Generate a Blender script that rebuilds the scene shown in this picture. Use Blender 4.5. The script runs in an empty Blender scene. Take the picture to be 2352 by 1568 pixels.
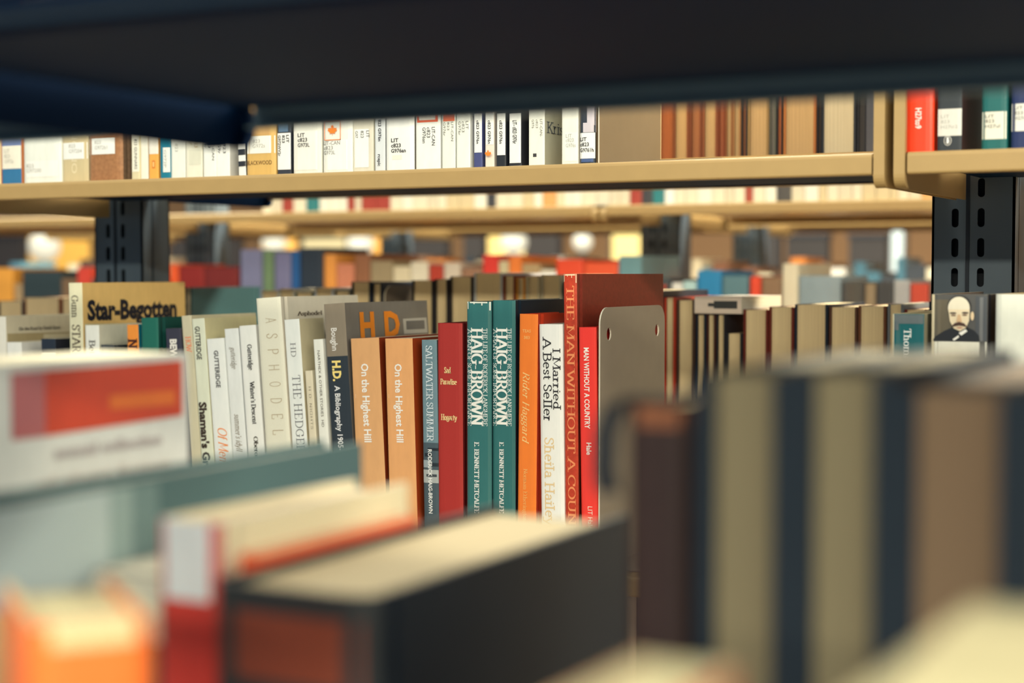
import bpy, math, random
from mathutils import Vector, Matrix
from mathutils.geometry import tessellate_polygon

random.seed(7)
SC = bpy.context.scene
COL = SC.collection

# ---------------------------------------------------------------- camera, world, lights, exposure
H = 1.20                      # eye height
F_PX = 3700.0                 # focal length in pixels of the 2352 px frame
YAW = math.radians(28.0)
PITCH = math.radians(2.46)
cam_data = bpy.data.cameras.new('camera')
cam = bpy.data.objects.new('camera', cam_data)
COL.objects.link(cam)
cam.location = (0, 0, H)
cam.rotation_euler = (math.pi / 2 - PITCH, 0, YAW)
cam_data.sensor_width = 36.0
cam_data.lens = 36.0 * F_PX / 2352.0
cam_data.clip_start = 0.01
cam_data.dof.use_dof = True
cam_data.dof.focus_distance = 1.285
cam_data.dof.aperture_fstop = 4.5
SC.camera = cam

world = bpy.data.worlds.new('room_light')
SC.world = world
world.use_nodes = True
world.node_tree.nodes['Background'].inputs[0].default_value = (0.42, 0.62, 0.80, 1)
world.node_tree.nodes['Background'].inputs[1].default_value = 0.40

def area_light(x, y, z, sx, sy, power, col=(1.0, 0.92, 0.69)):
    l = bpy.data.lights.new('overhead_row_light', 'AREA')
    l.shape = 'RECTANGLE'
    l.size, l.size_y = sx, sy
    l.energy = power
    l.color = col
    o = bpy.data.objects.new('overhead_row_light', l)
    COL.objects.link(o)
    o.location = (x, y, z)
    return o

# overhead rows out of view; the strong ones behind the camera are added
area_light(4.5, -4.6, 2.75, 10.0, 0.50, 1450)  # added low-angle row to brighten the page edges under the sharp shelf
area_light(3.2, -1.9, 2.75, 9.0, 0.40, 530)  # added row to brighten the sharp spines and right-hand covers
area_light(0.4, -0.9, 2.75, 7.0, 0.30, 22)
area_light(0.2, 0.88, 2.75, 7.0, 0.30, 30)
area_light(-1.0, 1.87, 2.75, 7.0, 0.30, 130)
area_light(-0.8, 2.88, 2.75, 7.0, 0.30, 520)
area_light(-2.4, 4.6, 2.75, 8.0, 0.5, 120)

SC.view_settings.view_transform = 'Standard'
SC.view_settings.look = 'None'
SC.view_settings.exposure = 0.0
SC.view_settings.gamma = 1.0
SC.view_settings.use_curve_mapping = False

# ---------------------------------------------------------------- helpers
_f = Vector((-math.sin(YAW) * math.cos(PITCH), math.cos(YAW) * math.cos(PITCH), -math.sin(PITCH)))
_r = Vector((math.cos(YAW), math.sin(YAW), 0))
_u = _r.cross(_f)

def at(px, py, Y):
    """World X and Z where the sight line of photo pixel (px, py) meets the plane at depth Y."""
    d = _f + _r * ((px - 1176) / F_PX) + _u * ((784 - py) / F_PX)
    k = Y / d.y
    return d.x * k, H + d.z * k

def x_at(px, Y, py=700):
    return at(px, py, Y)[0]

def depth_to(px, X, py=700):
    """Depth Y at which the line of constant X is seen at photo column px."""
    d = _f + _r * ((px - 1176) / F_PX) + _u * ((784 - py) / F_PX)
    return X * d.y / d.x

def lin(c):
    out = []
    for v in c:
        v = v / 255.0
        out.append(v / 12.92 if v <= 0.04045 else ((v + 0.055) / 1.055) ** 2.4)
    return out

TINT = (1.02, 0.98, 0.80)
def alb(c):
    return tuple(min(0.88, v / t) for v, t in zip(lin(c), TINT)) + (1,)

_mats = {}
def M(c, rough=0.55, kind='paper', spec=0.35):
    key = (tuple(c), rough, kind, spec)
    if key in _mats:
        return _mats[key]
    m = bpy.data.materials.new('%s_%d_%d_%d' % ((kind,) + tuple(int(v) for v in c)))
    m.use_nodes = True
    nt = m.node_tree
    b = nt.nodes['Principled BSDF']
    b.inputs['Roughness'].default_value = rough
    b.inputs['Specular IOR Level'].default_value = spec
    base = alb(c)
    tc = nt.nodes.new('ShaderNodeTexCoord')
    mp = nt.nodes.new('ShaderNodeMapping')
    nz = nt.nodes.new('ShaderNodeTexNoise')
    mx = nt.nodes.new('ShaderNodeMix')
    mx.data_type = 'RGBA'
    nt.links.new(tc.outputs['Object'], mp.inputs['Vector'])
    nt.links.new(mp.outputs['Vector'], nz.inputs['Vector'])
    amt = 0.10
    if kind == 'pages':                       # fine page layers
        mp.inputs['Scale'].default_value = (1400, 9, 9)
        nz.inputs['Scale'].default_value = 1.0
        amt = 0.28
    elif kind == 'cloth':
        mp.inputs['Scale'].default_value = (900, 900, 900)
        amt = 0.22
    elif kind == 'leather':
        mp.inputs['Scale'].default_value = (60, 60, 60)
        amt = 0.35
    elif kind == 'metal':
        mp.inputs['Scale'].default_value = (14, 14, 14)
        amt = 0.06
    else:
        mp.inputs['Scale'].default_value = (35, 35, 12)
        amt = 0.09
    nz.inputs['Detail'].default_value = 3.0
    mx.inputs[6].default_value = tuple(v * (1 - amt) for v in base[:3]) + (1,)
    mx.inputs[7].default_value = tuple(min(0.9, v * (1 + amt)) for v in base[:3]) + (1,)
    nt.links.new(nz.outputs['Fac'], mx.inputs[0])
    nt.links.new(mx.outputs[2], b.inputs['Base Color'])
    if kind == 'film':
        b.inputs['Coat Weight'].default_value = 0.6
        b.inputs['Coat Roughness'].default_value = 0.12
    _mats[key] = m
    return m

def glow(c, strength):
    m = bpy.data.materials.new('lamp_glass')
    m.use_nodes = True
    b = m.node_tree.nodes['Principled BSDF']
    b.inputs['Base Color'].default_value = (0.4, 0.4, 0.38, 1)
    b.inputs['Emission Color'].default_value = tuple(lin(c)) + (1,)
    b.inputs['Emission Strength'].default_value = strength
    return m

PAGE = (232, 200, 146)
PAGE_NEW = (226, 212, 172)
WHITE = (236, 236, 216)
TAN = (172, 141, 85)
DARK = (82, 94, 98)

class MB:
    def __init__(self):
        self.v, self.f, self.mi, self.mats = [], [], [], []
    def m(self, mat):
        if mat not in self.mats:
            self.mats.append(mat)
        return self.mats.index(mat)
    def poly(self, pts, mat):
        n = len(self.v)
        self.v.extend(pts)
        self.f.append(tuple(range(n, n + len(pts))))
        self.mi.append(self.m(mat))
    def raw(self, verts, faces, mat):
        n = len(self.v)
        k = self.m(mat)
        self.v.extend(verts)
        for f in faces:
            self.f.append(tuple(i + n for i in f))
            self.mi.append(k)
    def box(self, x0, x1, y0, y1, z0, z1, mat):
        vs = [(x, y, z) for z in (z0, z1) for y in (y0, y1) for x in (x0, x1)]
        self.raw(vs, [(0, 2, 3, 1), (4, 5, 7, 6), (0, 1, 5, 4), (2, 6, 7, 3), (0, 4, 6, 2), (1, 3, 7, 5)], mat)
    def lathe(self, prof, mat, c=(0, 0, 0), n=24):
        vs, fs = [], []
        for r, z in prof:
            for i in range(n):
                a = 2 * math.pi * i / n
                vs.append((c[0] + r * math.cos(a), c[1] + r * math.sin(a), c[2] + z))
        for j in range(len(prof) - 1):
            for i in range(n):
                k = (i + 1) % n
                fs.append((j * n + i, j * n + k, (j + 1) * n + k, (j + 1) * n + i))
        self.raw(vs, fs, mat)
    def build(self, name, parent=None, smooth=False):
        me = bpy.data.meshes.new(name)
        me.from_pydata([tuple(p) for p in self.v], [], self.f)
        for mt in self.mats:
            me.materials.append(mt)
        me.polygons.foreach_set('material_index', self.mi)
        if smooth:
            me.polygons.foreach_set('use_smooth', [True] * len(self.f))
        me.update()
        o = bpy.data.objects.new(name, me)
        COL.objects.link(o)
        if parent is not None:
            o.parent = parent
        return o

def thing(name, label, cat, loc=(0, 0, 0), rot=(0, 0, 0), group=None):
    o = bpy.data.objects.new(name, None)
    o.empty_display_size = 0.02
    COL.objects.link(o)
    o.location = loc
    o.rotation_euler = rot
    o['label'] = label
    o['category'] = cat
    if group:
        o['group'] = group
    return o

def holed_plate(outer, holes, t, to3d, mat, mb, rim=None):
    """A flat plate with real holes: 2D outline and hole loops, thickness t; to3d(u, v, w) places it."""
    loops = [outer] + holes
    tris = tessellate_polygon([[Vector((p[0], p[1], 0)) for p in l] for l in loops])
    flat = [p for l in loops for p in l]
    for w in (0.0, t):
        mb.raw([to3d(p[0], p[1], w) for p in flat], [tuple(x) for x in tris], mat)
    for l in loops:
        n = len(l)
        vs = [to3d(p[0], p[1], 0.0) for p in l] + [to3d(p[0], p[1], t) for p in l]
        mb.raw(vs, [(i, (i + 1) % n, n + (i + 1) % n, n + i) for i in range(n)], rim or mat)

def rounded(u0, u1, v0, v1, r, n=5, corners=(1, 1, 1, 1)):
    """Rounded rectangle outline; corners: lower-left, lower-right, upper-right, upper-left."""
    pts = []
    for k, (cu, cv, a0) in enumerate(((u0 + r, v0 + r, 180), (u1 - r, v0 + r, 270), (u1 - r, v1 - r, 0), (u0 + r, v1 - r, 90))):
        if corners[k]:
            for i in range(n + 1):
                a = math.radians(a0 + 90 * i / n)
                pts.append((cu + r * math.cos(a), cv + r * math.sin(a)))
        else:
            pts.append(((u0, u1, u1, u0)[k], (v0, v0, v1, v1)[k]))
    return pts

# ---------------------------------------------------------------- lettering
_tc = {}
def sans(s, bold=0.0):
    key = (s, bold)
    if key not in _tc:
        cu = bpy.data.curves.new('lettering', 'FONT')
        cu.body = s
        cu.resolution_u = 2
        cu.offset = bold
        o = bpy.data.objects.new('lettering', cu)
        me = bpy.data.meshes.new_from_object(o)
        vs = [(v.co.x, v.co.y / 0.727) for v in me.vertices]
        fs = [tuple(p.vertices) for p in me.polygons]
        bpy.data.meshes.remove(me)
        bpy.data.objects.remove(o)
        bpy.data.curves.remove(cu)
        _tc[key] = (vs, fs)
    return _tc[key]

# a drawn roman face: advance, then strokes (serif flag: 1 start, 2 end, 3 both), a:cx,cy,rx,ry,from,to is an arc
GLY = {
 'A': (.8, '1 .06,0 .40,1;2 .40,1 .75,0;0 .2,.33 .62,.33'),
 'B': (.74, '3 .17,0 .17,1;0 .17,1 .38,1 a:.38,.76,.22,.24,90,-90 .17,.52;0 .36,.52 a:.40,.26,.26,.26,90,-90 .17,0'),
 'C': (.78, '0 a:.42,.5,.36,.5,45,315;0 .67,.66 .67,.98'),
 'D': (.82, '3 .17,0 .17,1;0 .17,1 .36,1 a:.36,.5,.38,.5,90,-90 .17,0'),
 'E': (.7, '3 .17,0 .17,1;0 .17,1 .6,1 .6,.8;0 .17,.52 .46,.52;0 .17,0 .62,0 .62,.22'),
 'F': (.64, '3 .17,0 .17,1;0 .17,1 .6,1 .6,.8;0 .17,.52 .46,.52'),
 'G': (.84, '0 a:.42,.5,.36,.5,45,310;2 .68,.05 .68,.42;0 .67,.68 .67,.98'),
 'H': (.86, '3 .17,0 .17,1;3 .7,0 .7,1;0 .17,.52 .7,.52'),
 'I': (.36, '3 .18,0 .18,1'),
 'J': (.5, '1 .3,1 .3,.2 a:.16,.16,.14,.18,0,-150'),
 'K': (.8, '3 .17,0 .17,1;2 .2,.42 .66,1;2 .34,.56 .7,0'),
 'L': (.66, '3 .17,0 .17,1;0 .17,0 .6,0 .6,.24'),
 'M': (1.0, '3 .13,0 .17,1;0 .17,1 .5,.1 .83,1;3 .83,1 .87,0'),
 'N': (.86, '3 .16,0 .16,1;0 .16,1 .7,0;2 .7,0 .7,1'),
 'O': (.84, '0 a:.42,.5,.36,.5,0,360'),
 'P': (.68, '3 .17,0 .17,1;0 .17,1 .38,1 a:.38,.74,.24,.26,90,-90 .17,.48'),
 'R': (.78, '3 .17,0 .17,1;0 .17,1 .38,1 a:.38,.74,.24,.26,90,-90 .17,.48;2 .36,.48 .7,0'),
 'S': (.6, '0 .5,.74 .49,.86 .42,.96 .3,1 .17,.95 .1,.8 .14,.64 .3,.53 .46,.42 .52,.24 .46,.08 .3,0 .17,.03 .09,.14 .08,.26'),
 'T': (.72, '1 .36,0 .36,1;0 .06,.78 .06,1 .66,1 .66,.78'),
 'U': (.86, '3 .16,1 .16,.3 a:.43,.3,.27,.3,180,360 .70,1'),
 'V': (.8, '1 .06,1 .4,0;2 .4,0 .74,1'),
 'W': (1.12, '1 .05,1 .32,0;0 .32,0 .56,.9;0 .56,.9 .8,0;2 .8,0 1.07,1'),
 'X': (.8, '3 .08,0 .70,1;3 .08,1 .70,0'),
 'Y': (.78, '1 .06,1 .38,.48;2 .38,.48 .70,1;1 .38,0 .38,.48'),
 'a': (.58, '2 .42,.46 .42,0;0 .12,.52 a:.27,.46,.15,.2,150,0;0 .42,.37 a:.25,.19,.17,.19,90,330 .42,.1'),
 'b': (.64, '2 .13,0 .13,1;0 a:.34,.33,.22,.33,150,-150'),
 'c': (.54, '0 a:.3,.33,.22,.33,50,310'),
 'd': (.66, '3 .5,1 .5,0;0 a:.3,.33,.2,.33,30,330'),
 'e': (.58, '0 .08,.36 .5,.36 a:.29,.33,.21,.33,5,310'),
 'f': (.38, '1 .16,0 .16,.8 a:.28,.82,.12,.16,180,60;0 .04,.62 .34,.62'),
 'g': (.6, '0 a:.27,.42,.18,.24,0,360;0 a:.27,-.08,.22,.19,0,360;0 .2,.2 .18,.1;0 .4,.58 .55,.66'),
 'h': (.68, '3 .14,0 .14,1;2 .14,.45 a:.32,.46,.18,.2,170,0 .5,0'),
 'i': (.32, '3 .16,0 .16,.66;0 .16,.86 .16,.97'),
 'k': (.64, '3 .14,0 .14,1;2 .16,.26 .48,.66;2 .26,.38 .54,0'),
 'l': (.36, '3 .18,0 .18,1'),
 'm': (1.0, '3 .14,0 .14,.66;2 .14,.45 a:.32,.46,.16,.2,170,0 .48,0;2 .48,.45 a:.66,.46,.17,.2,170,0 .83,0'),
 'n': (.68, '3 .14,0 .14,.66;2 .14,.45 a:.32,.46,.18,.2,170,0 .5,0'),
 'o': (.6, '0 a:.3,.33,.22,.33,0,360'),
 'p': (.64, '3 .13,-.28 .13,.66;0 a:.34,.33,.22,.33,150,-150'),
 'r': (.46, '3 .14,0 .14,.66;0 .14,.42 .24,.6 .38,.62'),
 's': (.46, '0 .37,.5 .33,.62 .22,.66 .12,.6 .1,.48 .2,.37 .32,.29 .38,.18 .33,.05 .22,0 .11,.04 .08,.16'),
 't': (.4, '0 .16,.88 .16,.12 .24,0 .34,.04;0 .04,.64 .33,.64'),
 'u': (.68, '0 .14,.66 .14,.2 a:.32,.2,.18,.2,180,350 .5,.2;3 .5,.66 .5,0'),
 'v': (.6, '1 .05,.66 .3,0;2 .3,0 .55,.66'),
 'w': (.86, '1 .05,.66 .25,0 .43,.6 .62,0;2 .62,0 .81,.66'),
 'y': (.6, '1 .05,.66 .31,.02;2 .55,.66 .22,-.26 .1,-.26'),
 '-': (.44, '0 .08,.38 .36,.38'), '.': (.26, '0 .1,.0 .1,.09'), ',': (.26, '0 .12,.08 .06,-.1'),
 "'": (.22, '0 .1,1 .1,.78'), ' ': (.3, ''),
}

def _stroke_pts(toks):
    out = []
    for t in toks:
        if t.startswith('a:'):
            cx, cy, rx, ry, a0, a1 = [float(q) for q in t[2:].split(',')]
            n = max(4, int(abs(a1 - a0) / 22))
            for i in range(n + 1):
                a = math.radians(a0 + (a1 - a0) * i / n)
                out.append((cx + rx * math.cos(a), cy + ry * math.sin(a)))
        else:
            out.append(tuple(float(q) for q in t.split(',')))
    return out

def roman(s, thick=0.14, thin=0.055, serif=0.13, track=0.0):
    key = (s, thick, thin, serif, track)
    if key in _tc:
        return _tc[key]
    vs, fs = [], []
    x = 0.0
    for ch in s:
        adv, strokes = GLY.get(ch, GLY[' '])
        for st in strokes.split(';') if strokes else ():
            toks = st.split()
            flag = int(toks[0])
            pts = _stroke_pts(toks[1:])
            n0 = len(vs)
            for i, p in enumerate(pts):
                a, b = pts[max(0, i - 1)], pts[min(len(pts) - 1, i + 1)]
                dx, dy = b[0] - a[0], b[1] - a[1]
                L = math.hypot(dx, dy) or 1
                w = (thin + (thick - thin) * abs(dy / L)) / 2
                vs.append((x + p[0] - dy / L * w, p[1] + dx / L * w))
                vs.append((x + p[0] + dy / L * w, p[1] - dx / L * w))
                if i:
                    k = n0 + 2 * i
                    fs.append((k - 2, k - 1, k + 1, k))
            if serif:
                for bit, p in ((1, pts[0]), (2, pts[-1])):
                    if flag & bit:
                        k = len(vs)
                        hw, hh = serif + thick / 2 - 0.02, thin / 2 + 0.008
                        vs += [(x + p[0] - hw, p[1] - hh), (x + p[0] + hw, p[1] - hh), (x + p[0] + hw, p[1] + hh), (x + p[0] - hw, p[1] + hh)]
                        fs.append((k, k + 1, k + 2, k + 3))
        x += adv + track
    _tc[key] = (vs, fs)
    return _tc[key]

def letter(s, font):
    if font == 'serif':
        return roman(s)
    if font == 'boldserif':
        return roman(s, 0.2, 0.07, 0.12)
    if font == 'slab':
        return roman(s, 0.115, 0.09, 0.13)
    if font == 'light':
        return roman(s, 0.075, 0.045, 0.0, 0.05)
    if font == 'thinserif':
        return roman(s, 0.085, 0.04, 0.12, 0.06)
    if font == 'italic':
        vs, fs = roman(s, 0.12, 0.05, 0.05)
        return [(x + 0.28 * y, y) for x, y in vs], fs
    if font == 'bold':
        return sans(s, 0.022)
    if font == 'heavy':
        return sans(s, 0.045)
    return sans(s, 0.0)

def fit_text(mb, s, font, mat, L, cap, place):
    """Letters scaled to reading length L and cap height cap; place(along, up) gives the 3D point."""
    vs, fs = letter(s, font)
    if not vs:
        return
    x0, x1 = min(v[0] for v in vs), max(v[0] for v in vs)
    k = L / max(1e-6, x1 - x0)
    mb.raw([place((x - x0) * k, y * cap) for x, y in vs], fs, mat)

# ---------------------------------------------------------------- books
BOARD = {True: 0.0024, False: 0.0006}

def book(name, label, x, y, z, w, h, d, lean=0.0, hard=True, face='spine', cov=(200, 190, 160), side=None, page=None,
         rim=None, bulge=None, texts=(), patches=(), sidepatches=(), sidetexts=(), tags=(), group=None, kind=None, side_kind=None,
         rough=0.5, wear=None, twist=0.0, simple=False, ov=None):
    """x, y, z: lower-left front corner. texts/patches use metres: spine u (across) and v (up); side uses s (depth) and v (up)."""
    a = math.radians(lean)
    oz = z + (w * math.sin(-a) if a < 0 else 0.0)
    root = thing(name, label, 'book', (x, y, oz + 0.0006), (0, -a, twist), group)
    kind = kind or ('cloth' if hard else 'film')
    page = page or (PAGE if hard else PAGE_NEW)
    side = side or cov
    t = BOARD[hard]
    ov = ov if ov is not None else 0.0005 if face == 'fore' else 0.003 if hard else 0.0003
    t = min(t, w * 0.2)
    b = bulge if bulge is not None else (0.0022 if hard else 0.0005)
    mc = M(cov, rough, kind)
    ms = M(side, rough, side_kind or kind)
    mr = M(rim or ((235, 228, 200) if not hard else tuple(int(v * 0.9) for v in side)), 0.8, 'paper')
    fy = (lambda q: q) if face == 'spine' else (lambda q: d - q)
    prof = lambda q: b * (1 - min(1.0, abs((q - w / 2) / (w / 2))) ** 7)
    out = []
    if hard:
        out += [(0, d), (0, .0095), (.0011, .0065), (0.0001, .0035)]
    else:
        out += [(0, d), (0, .0012)]
    US = [0, .015, .05, .12, .25, .5, .75, .88, .95, .985, 1]
    n = len(US) - 1
    mid = [(w * q, -prof(w * q)) for q in US]
    left = list(out)
    pts = left + mid + [(w - q[0], q[1]) for q in reversed(left)]
    inner = [(min(max(q[0], t), w - t), q[1] + (t if len(left) <= i < len(left) + n + 1 else 0)) for i, q in enumerate(pts)]
    inner = [(q[0], max(q[1], 0.0 - b + t)) for q in inner]
    mb = MB()
    N = len(pts)
    for i in range(N - 1):
        p, q = pts[i], pts[i + 1]
        pi, qi = inner[i], inner[i + 1]
        is_spine = len(left) <= i < len(left) + n
        mt = mc if is_spine else ms
        mb.poly([(p[0], fy(p[1]), 0), (q[0], fy(q[1]), 0), (q[0], fy(q[1]), h), (p[0], fy(p[1]), h)], mt)
        mb.poly([(pi[0], fy(pi[1]), 0), (qi[0], fy(qi[1]), 0), (qi[0], fy(qi[1]), h), (pi[0], fy(pi[1]), h)], ms)
        for zz in (0, h):
            mb.poly([(p[0], fy(p[1]), zz), (q[0], fy(q[1]), zz), (qi[0], fy(qi[1]), zz), (pi[0], fy(pi[1]), zz)], mr)
    for i in (0, N - 1):
        p, pi = pts[i], inner[i]
        mb.poly([(p[0], fy(p[1]), 0), (pi[0], fy(pi[1]), 0), (pi[0], fy(pi[1]), h), (p[0], fy(p[1]), h)], mr)
    lay = [0.00015]
    def on_spine(u, v, e):
        return (u, fy(-prof(u) - e), v)
    def spine_patch(tgt, u0, u1, v0, v1, mat, e):
        k = 6
        for i in range(k):
            ua, ub = u0 + (u1 - u0) * i / k, u0 + (u1 - u0) * (i + 1) / k
            tgt.poly([on_spine(ua, v0, e), on_spine(ub, v0, e), on_spine(ub, v1, e), on_spine(ua, v1, e)], mat)
    for (u0, u1, v0, v1, c) in patches:
        spine_patch(mb, u0 * w, u1 * w, v0, v1, M(c, rough, kind), lay[0])
        lay[0] += 0.00006
    for T in texts:
        put_text(mb, T, w, on_spine, lay[0] + 0.00008)
    if wear:
        spine_patch(mb, 0.02 * w, 0.98 * w, h - 0.0012, h - 0.0001, M(wear, 0.8), lay[0])
        for uu, ln in ((0.04, .006), (0.93, .007), (.3, .002), (.62, .003)):
            spine_patch(mb, uu * w, (uu + 0.05) * w, h - ln, h, M(wear, 0.8), lay[0])
    e2 = 0.0002
    for P in sidepatches:
        pts2, c = P
        mb.poly([(w + e2, s, v) for s, v in pts2], M(c, rough, side_kind or kind))
        e2 += 0.00006
    for (s, font, s0, s1, v0, cap, c) in sidetexts:
        fit_text(mb, s, font, M(c, rough), s1 - s0, cap, lambda al, up, s0=s0, v0=v0: (w + e2 + 0.0001, s0 + al, v0 + up))
    mb.build('cover', root)
    if not simple:
        pb = MB()
        mp = M(page, 0.8, 'pages')
        y0, y1 = t + 0.0012, d - (ov if hard else 0.0004)
        z0, z1 = ov, h - ov
        k = 5 if hard else 1
        xs = [t + (w - 2 * t) * i / k for i in range(k + 1)]
        dip = lambda q: (0.0025 if hard else 0) * (1 - ((q - w / 2) / (w / 2)) ** 2)
        for i in range(k):
            xa, xb = xs[i], xs[i + 1]
            ya, yb = y1 - dip(xa), y1 - dip(xb)
            pb.poly([(xa, fy(ya), z0), (xb, fy(yb), z0), (xb, fy(yb), z1), (xa, fy(ya), z1)], mp)
            for zz in (z0, z1):
                pb.poly([(xa, fy(y0), zz), (xb, fy(y0), zz), (xb, fy(yb), zz), (xa, fy(ya), zz)], mp)
        for xx in (xs[0], xs[-1]):
            pb.poly([(xx, fy(y0), z0), (xx, fy(y1), z0), (xx, fy(y1), z1), (xx, fy(y0), z1)], mp)
        pb.poly([(xs[0], fy(y0), z0), (xs[-1], fy(y0), z0), (xs[-1], fy(y0), z1), (xs[0], fy(y0), z1)], mp)
        pb.build('page_block', root)
    for (u0, u1, v0, v1, c, tx) in tags:
        lb = MB()
        spine_patch(lb, u0 * w, u1 * w, v0, v1, M(c, 0.45, 'paper'), lay[0] + 0.0001)
        for T in tx:
            put_text(lb, T, w, on_spine, lay[0] + 0.00025)
        lb.build('call_number_label', root)
    root['_h'] = h
    del root['_h']
    return root

def put_text(mb, T, w, on_spine, e):
    """('d', text, font, v_start, v_end, u_base, u_cap, colour) reads downwards; ('h', text, font, u0, u1, v_base, cap, colour) reads across."""
    if T[0] == 'd':
        _, s, font, va, vb, ub, uc, c = T
        fit_text(mb, s, font, M(c, 0.5), va - vb, (uc - ub) * w, lambda al, up: on_spine(ub * w + up, va - al, e))
    else:
        _, s, font, u0, u1, vb, cap, c = T
        fit_text(mb, s, font, M(c, 0.5), (u1 - u0) * w, cap, lambda al, up: on_spine(u0 * w + al, vb + up, e))

def pbook(label, x0, x1, ytop, Y, zs, lean=0.0, far=None, d=0.14, texts=(), patches=(), tags=(), sp=(), st=(), name=None, hard=True, gap=0.0003, h=None, **kw):
    """A book placed from what the photo shows of its front face: columns x0..x1 of its top edge, row ytop, on the shelf at height zs, front plane Y.
    Rows (py) given in texts, patches and tags are turned into heights on the book."""
    a = math.radians(lean)
    X0, Zt = at(x0, ytop, Y)
    X1, _ = at(x1, ytop, Y)
    w = max(0.004, (X1 - X0) / math.cos(a) - gap)
    base_given = h is not None
    if h is None:
        rise = w * math.sin(-a) if a < 0 else 0
        h = (Zt - zs - rise) / math.cos(a)
    xb = X0 if base_given else X0 + h * math.sin(a)
    if far is not None:
        d = depth_to(far, X1, ytop) - Y
    pm = (x0 + x1) / 2
    V = lambda py: (at(pm, py, Y)[1] - zs) / math.cos(a)
    def cv(T):
        if T[0] == 'd':
            return ('d', T[1], T[2], V(T[3]), V(T[4]), T[5], T[6], T[7])
        return ('h', T[1], T[2], T[3], T[4], V(T[5]), V(T[6]) - V(T[5]), T[7])
    texts = [cv(T) for T in texts]
    patches = [(u0, u1, min(V(a1), h - .0002), max(V(b1), 0.0003), c) for (u0, u1, a1, b1, c) in patches]
    tags = [(u0, u1, max(V(b1), .0005), min(V(a1), h - .0005), c, [cv(T) for T in tx]) for (u0, u1, a1, b1, c, tx) in tags]
    # side: columns become depths along the right cover
    def sd(px, py):
        yy = depth_to(px, X1, py)
        dd = _f + _r * ((px - 1176) / F_PX) + _u * ((784 - py) / F_PX)
        zz = H + dd.z * (yy / dd.y)
        return min(max(yy - Y, 0.0015), d - 0.0003), (zz - zs) / math.cos(a)
    sp2 = []
    for quad, c in sp:
        sp2.append(([(q[0], min(max(q[1], .0005), h - .0004)) for q in (sd(*p) for p in quad)], c))
    st2 = []
    for (s, font, pa, pb_, py_base, py_cap, c) in st:
        s0, v0 = sd(pa, py_base)
        s1, v1 = sd(pa, py_cap)
        s2, _ = sd(pb_, py_base)
        st2.append((s, font, s0, s2, v0, v1 - v0, c))
    return book(name or ('hardback_book' if hard else 'paperback_book'), label, xb, Y, zs, w, h, d, lean, hard,
                texts=texts, patches=patches, tags=tags, sidepatches=sp2, sidetexts=st2, **kw)

# ---------------------------------------------------------------- shelving
ZL0, ZU0 = H - 0.290, H + 0.0836      # near range: lower and upper shelf
ZL1, ZU1 = H - 0.232, H + 0.0836      # range in focus
ZL2, ZU2 = H - 0.222, H + 0.0965      # second range
ZL3, ZU3 = H - 0.215, H + 0.108       # third range
LIP = 0.0155
BAY = 0.9144
YC = [0.375, 1.372, 2.372, 3.372]     # range centre lines
DEEP = 0.253                          # centre line to front lip
MT = MT_ = M(TAN, 0.42, 'metal', 0.5)
MN = M((104, 128, 132), 0.45, 'metal', 0.4)
MD = M(DARK, 0.38, 'metal', 0.5)
MU = M((12, 34, 58), 0.6, 'metal', 0.03)

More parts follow.
